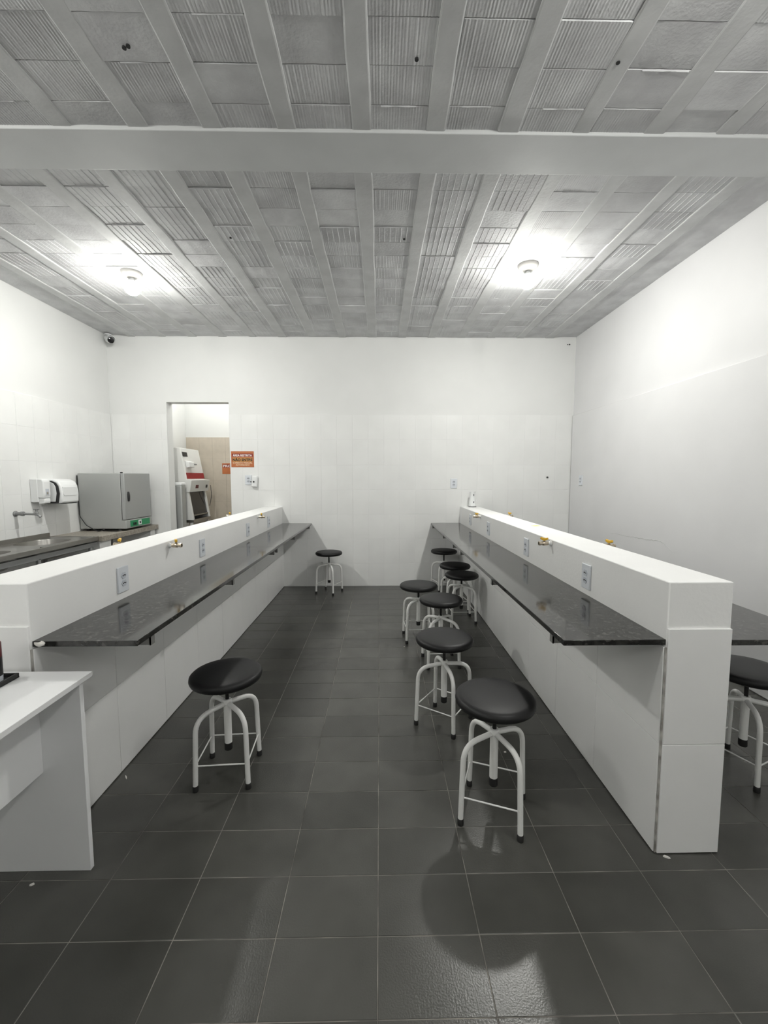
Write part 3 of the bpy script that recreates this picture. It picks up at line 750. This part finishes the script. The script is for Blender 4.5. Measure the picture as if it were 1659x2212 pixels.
# ================================================================== SIDE ROOM EQUIPMENT
HY0, HY1 = 5.63, 6.20
t = thing('flow_hood', 'white laboratory flow hood with red stripe and slanted front, through the doorway', 'lab hood', (-2.72, (HY0+HY1)/2, 0))
ox, oy = -2.72, (HY0+HY1)/2
def hp(name, poly, y0, y1, m, bev=0, parent=t): return prism(name, [(x-ox, z) for x, z in poly], 'y', y0-oy, y1-oy, m, parent, bev)
up = hp('upper_cabinet', [(-2.965,1.17),(-2.545,1.17),(-2.545,1.32),(-2.622,1.752),(-2.965,1.752)], HY0, HY1, M['lab_white'], .004)
def slant(z): return -2.545 - (z - 1.32) * (.077/.432)
hp('red_stripe', [(slant(1.345)-.002,1.345),(slant(1.345)+.004,1.345),(slant(1.425)+.004,1.425),(slant(1.425)-.002,1.425)], HY0+.02, HY1-.005, M['red'], 0, up)
hp('name_plate', [(slant(1.64),1.64),(slant(1.64)+.004,1.64),(slant(1.70)+.004,1.70),(slant(1.70),1.70)], HY0+.03, HY0+.17, M['dark'], .001, up)
hp('wall_switch_box', [(slant(1.49),1.49),(slant(1.49)+.05,1.50),(slant(1.57)+.055,1.565),(slant(1.57),1.585)], HY0+.06, HY0+.22, M['plastic'], .006, up)
hp('switch_knob', [(slant(1.53)+.05,1.528),(slant(1.53)+.075,1.53),(slant(1.53)+.075,1.545),(slant(1.53)+.05,1.548)], HY0+.20, HY0+.24, M['frame_steel'], .002, up)
lp = hp('front_lip', [(-2.56,1.168),(-2.505,1.168),(-2.478,1.325),(-2.56,1.335)], HY0-.015, HY1+.015, M['lab_white'], .003)
hp('lip_gauge', [(-2.503,1.215),(-2.491,1.215),(-2.484,1.258),(-2.496,1.258)], HY0+.14, HY0+.22, M['maroon'], .002, lp)
hp('lip_gauge', [(-2.503,1.215),(-2.491,1.215),(-2.484,1.258),(-2.496,1.258)], HY1-.10, HY1-.05, M['dark'], .002, lp)
for y0, y1 in ((HY0, HY0+.045), (HY1-.045, HY1)):
    hp('side_frame', [(-2.965,.79),(-2.478,.79),(-2.535,1.169),(-2.965,1.169)], y0, y1, M['lab_white'], .003)
hp('sash_glass', [(-2.512,.86),(-2.507,.86),(-2.553,1.169),(-2.558,1.169)], HY0+.045, HY1-.045, M['glass_dark'])
hp('tray_edge', [(-2.52,.845),(-2.492,.845),(-2.494,.860),(-2.522,.860)], HY0+.045, HY1-.045, M['steel'])
hp('base', [(-2.965,.76),(-2.47,.76),(-2.476,.80),(-2.965,.80)], HY0, HY1, M['steel'], .003)
for x in (-2.93, -2.515):
    for y in (HY0+.03, HY1-.03): lathe('leg', [(.02,0),(.02,.762)], M['lab_white'], t, 12, loc=(x-ox, y-oy, 0))
tube('cable', fillet([(-2.47-ox, HY1+.012-oy, 1.25), (-2.46-ox, HY1+.02-oy, 1.10), (-2.49-ox, HY1+.01-oy, .95)], .05), .004, M['rubber'], t, 8)
t = thing('upright_purifier', 'tall narrow white appliance with rounded lid, left inside the doorway', 'appliance', (-2.64, 5.485, 0))
box('body', -.125, .112, -.06, .06, 0, 1.262, M['oven'], t, .012)
box('lid', -.130, .118, -.066, .066, 1.255, 1.298, M['plastic'], t, .016, 3)
box('emblem', .02, .038, -.0615, -.059, 1.05, 1.10, M['frame_steel'], t)

# ================================================================== DESK AND WHAT STANDS ON IT
ZD = .70
t = thing('desk', 'white laminate desk cut off by the left picture edge', 'desk', (-1.30, 1.0, 0))
ox, oy = -1.30, 1.0
box('desktop', -1.62-ox, -.985-ox, .45-oy, 1.412-oy, ZD-.018, ZD, M['desk'], t, .0015)
box('side_panel', -1.60-ox, -1.006-ox, 1.376-oy, 1.394-oy, 0, ZD-.018, M['desk'], t, .001)
box('side_panel', -1.60-ox, -1.006-ox, .47-oy, .488-oy, 0, ZD-.018, M['desk'], t, .001)
box('modesty_panel', -1.160-ox, -1.144-ox, .488-oy, 1.376-oy, .362, ZD-.018, M['desk'], t, .001)
t = thing('desk_tray', 'small black tray on the white desk, cut by the left edge', 'tray', (-1.262, 1.322, ZD))
box('tray_base', -.065, .065, -.05, .05, 0, .004, M['dark'], t, .001)
for a in ((-.065,.065,-.05,-.042), (-.065,.065,.042,.05), (-.065,-.057,-.042,.042), (.057,.065,-.042,.042)): box('rim', a[0], a[1], a[2], a[3], 0, .016, M['dark'], t, .002)
t = thing('dark_canister', 'dark maroon canister with pale foot standing in the black tray', 'canister', (-1.240, 1.322, ZD+.004))
lathe('foot', [(.026,0),(.027,.022),(.0265,.026)], M['socket'], t, 24)
lathe('sleeve', [(.0275,.024),(.0275,.085)], M['dark'], t, 24)
lathe('upper_sleeve', [(.0275,.084),(.0275,.128),(.026,.132),(0,.132)], M['maroon'], t, 24)

# ================================================================== SMALL THINGS
lathe_t = thing('flask', 'small white flask with dark marks on the far end of right half wall', 'flask', (1.128, 5.11, ZB))
lathe('vessel', [(.0,0),(.044,0),(.045,.006),(.044,.03),(.039,.075),(.034,.115),(.034,.185),(.036,.190),(.031,.190),(.030,.12),(0,.11)], M['plastic'], lathe_t, 28)
lathe('foot_ring', [(.0455,0),(.0465,.004),(.0462,.012),(.0452,.014)], M['frame_steel'], lathe_t, 28)
for z in (.062, .148): box('mark', .004, .012, -.046 if z < .1 else -.0375, -.030, z-.010, z+.010, M['dark'], lathe_t, .002)
bm = bmesh.new(); add_box(bm, -.030, .030, -.020, .020, 0, .0012)
nt_ = tag(bm_obj('paper_note', bm, M['note']), 'small yellow-green paper slip lying on top of right half wall', 'note'); nt_.location = (1.165, 3.11, ZB); nt_.rotation_euler = (0, 0, .5)
def scrap(label, x, y, sx, sy, rz, cat='scrap'):
    bm = bmesh.new(); n = 7; vs = []; 
    for k in range(n):
        a = 2*PI*k/n; r = random.uniform(.6, 1.0); vs.append((sx*r*math.cos(a), sy*r*math.sin(a)))
    A = [bm.verts.new((u, v, 0)) for u, v in vs]; B = [bm.verts.new((u*.8, v*.8, .004)) for u, v in vs]
    bm.faces.new(A[::-1]); bm.faces.new(B)
    for k in range(n): bm.faces.new((A[k], A[(k+1)%n], B[(k+1)%n], B[k]))
    o = bm_obj('floor_scrap', bm, M['scrap']); o.location = (x, y, .0002); o.rotation_euler = (0, 0, rz); return tag(o, label, cat)
scrap('thin white scrap on the dark floor below the left half wall', -1.155, 1.833, .020, .004, -.9)
scrap('small pale chip on the floor in front of the desk', -1.167, 1.327, .010, .005, .6)
scrap('white plaster crumb at the foot of the right half wall end', 1.025, 1.392, .016, .006, -.4)
scrap('tiny white crumb on the floor beside the second-nearest right stool', .62, 1.98, .008, .005, .2)
scrap('tiny white speck on the aisle floor left of the right stool row', .195, 3.29, .007, .005, .3)
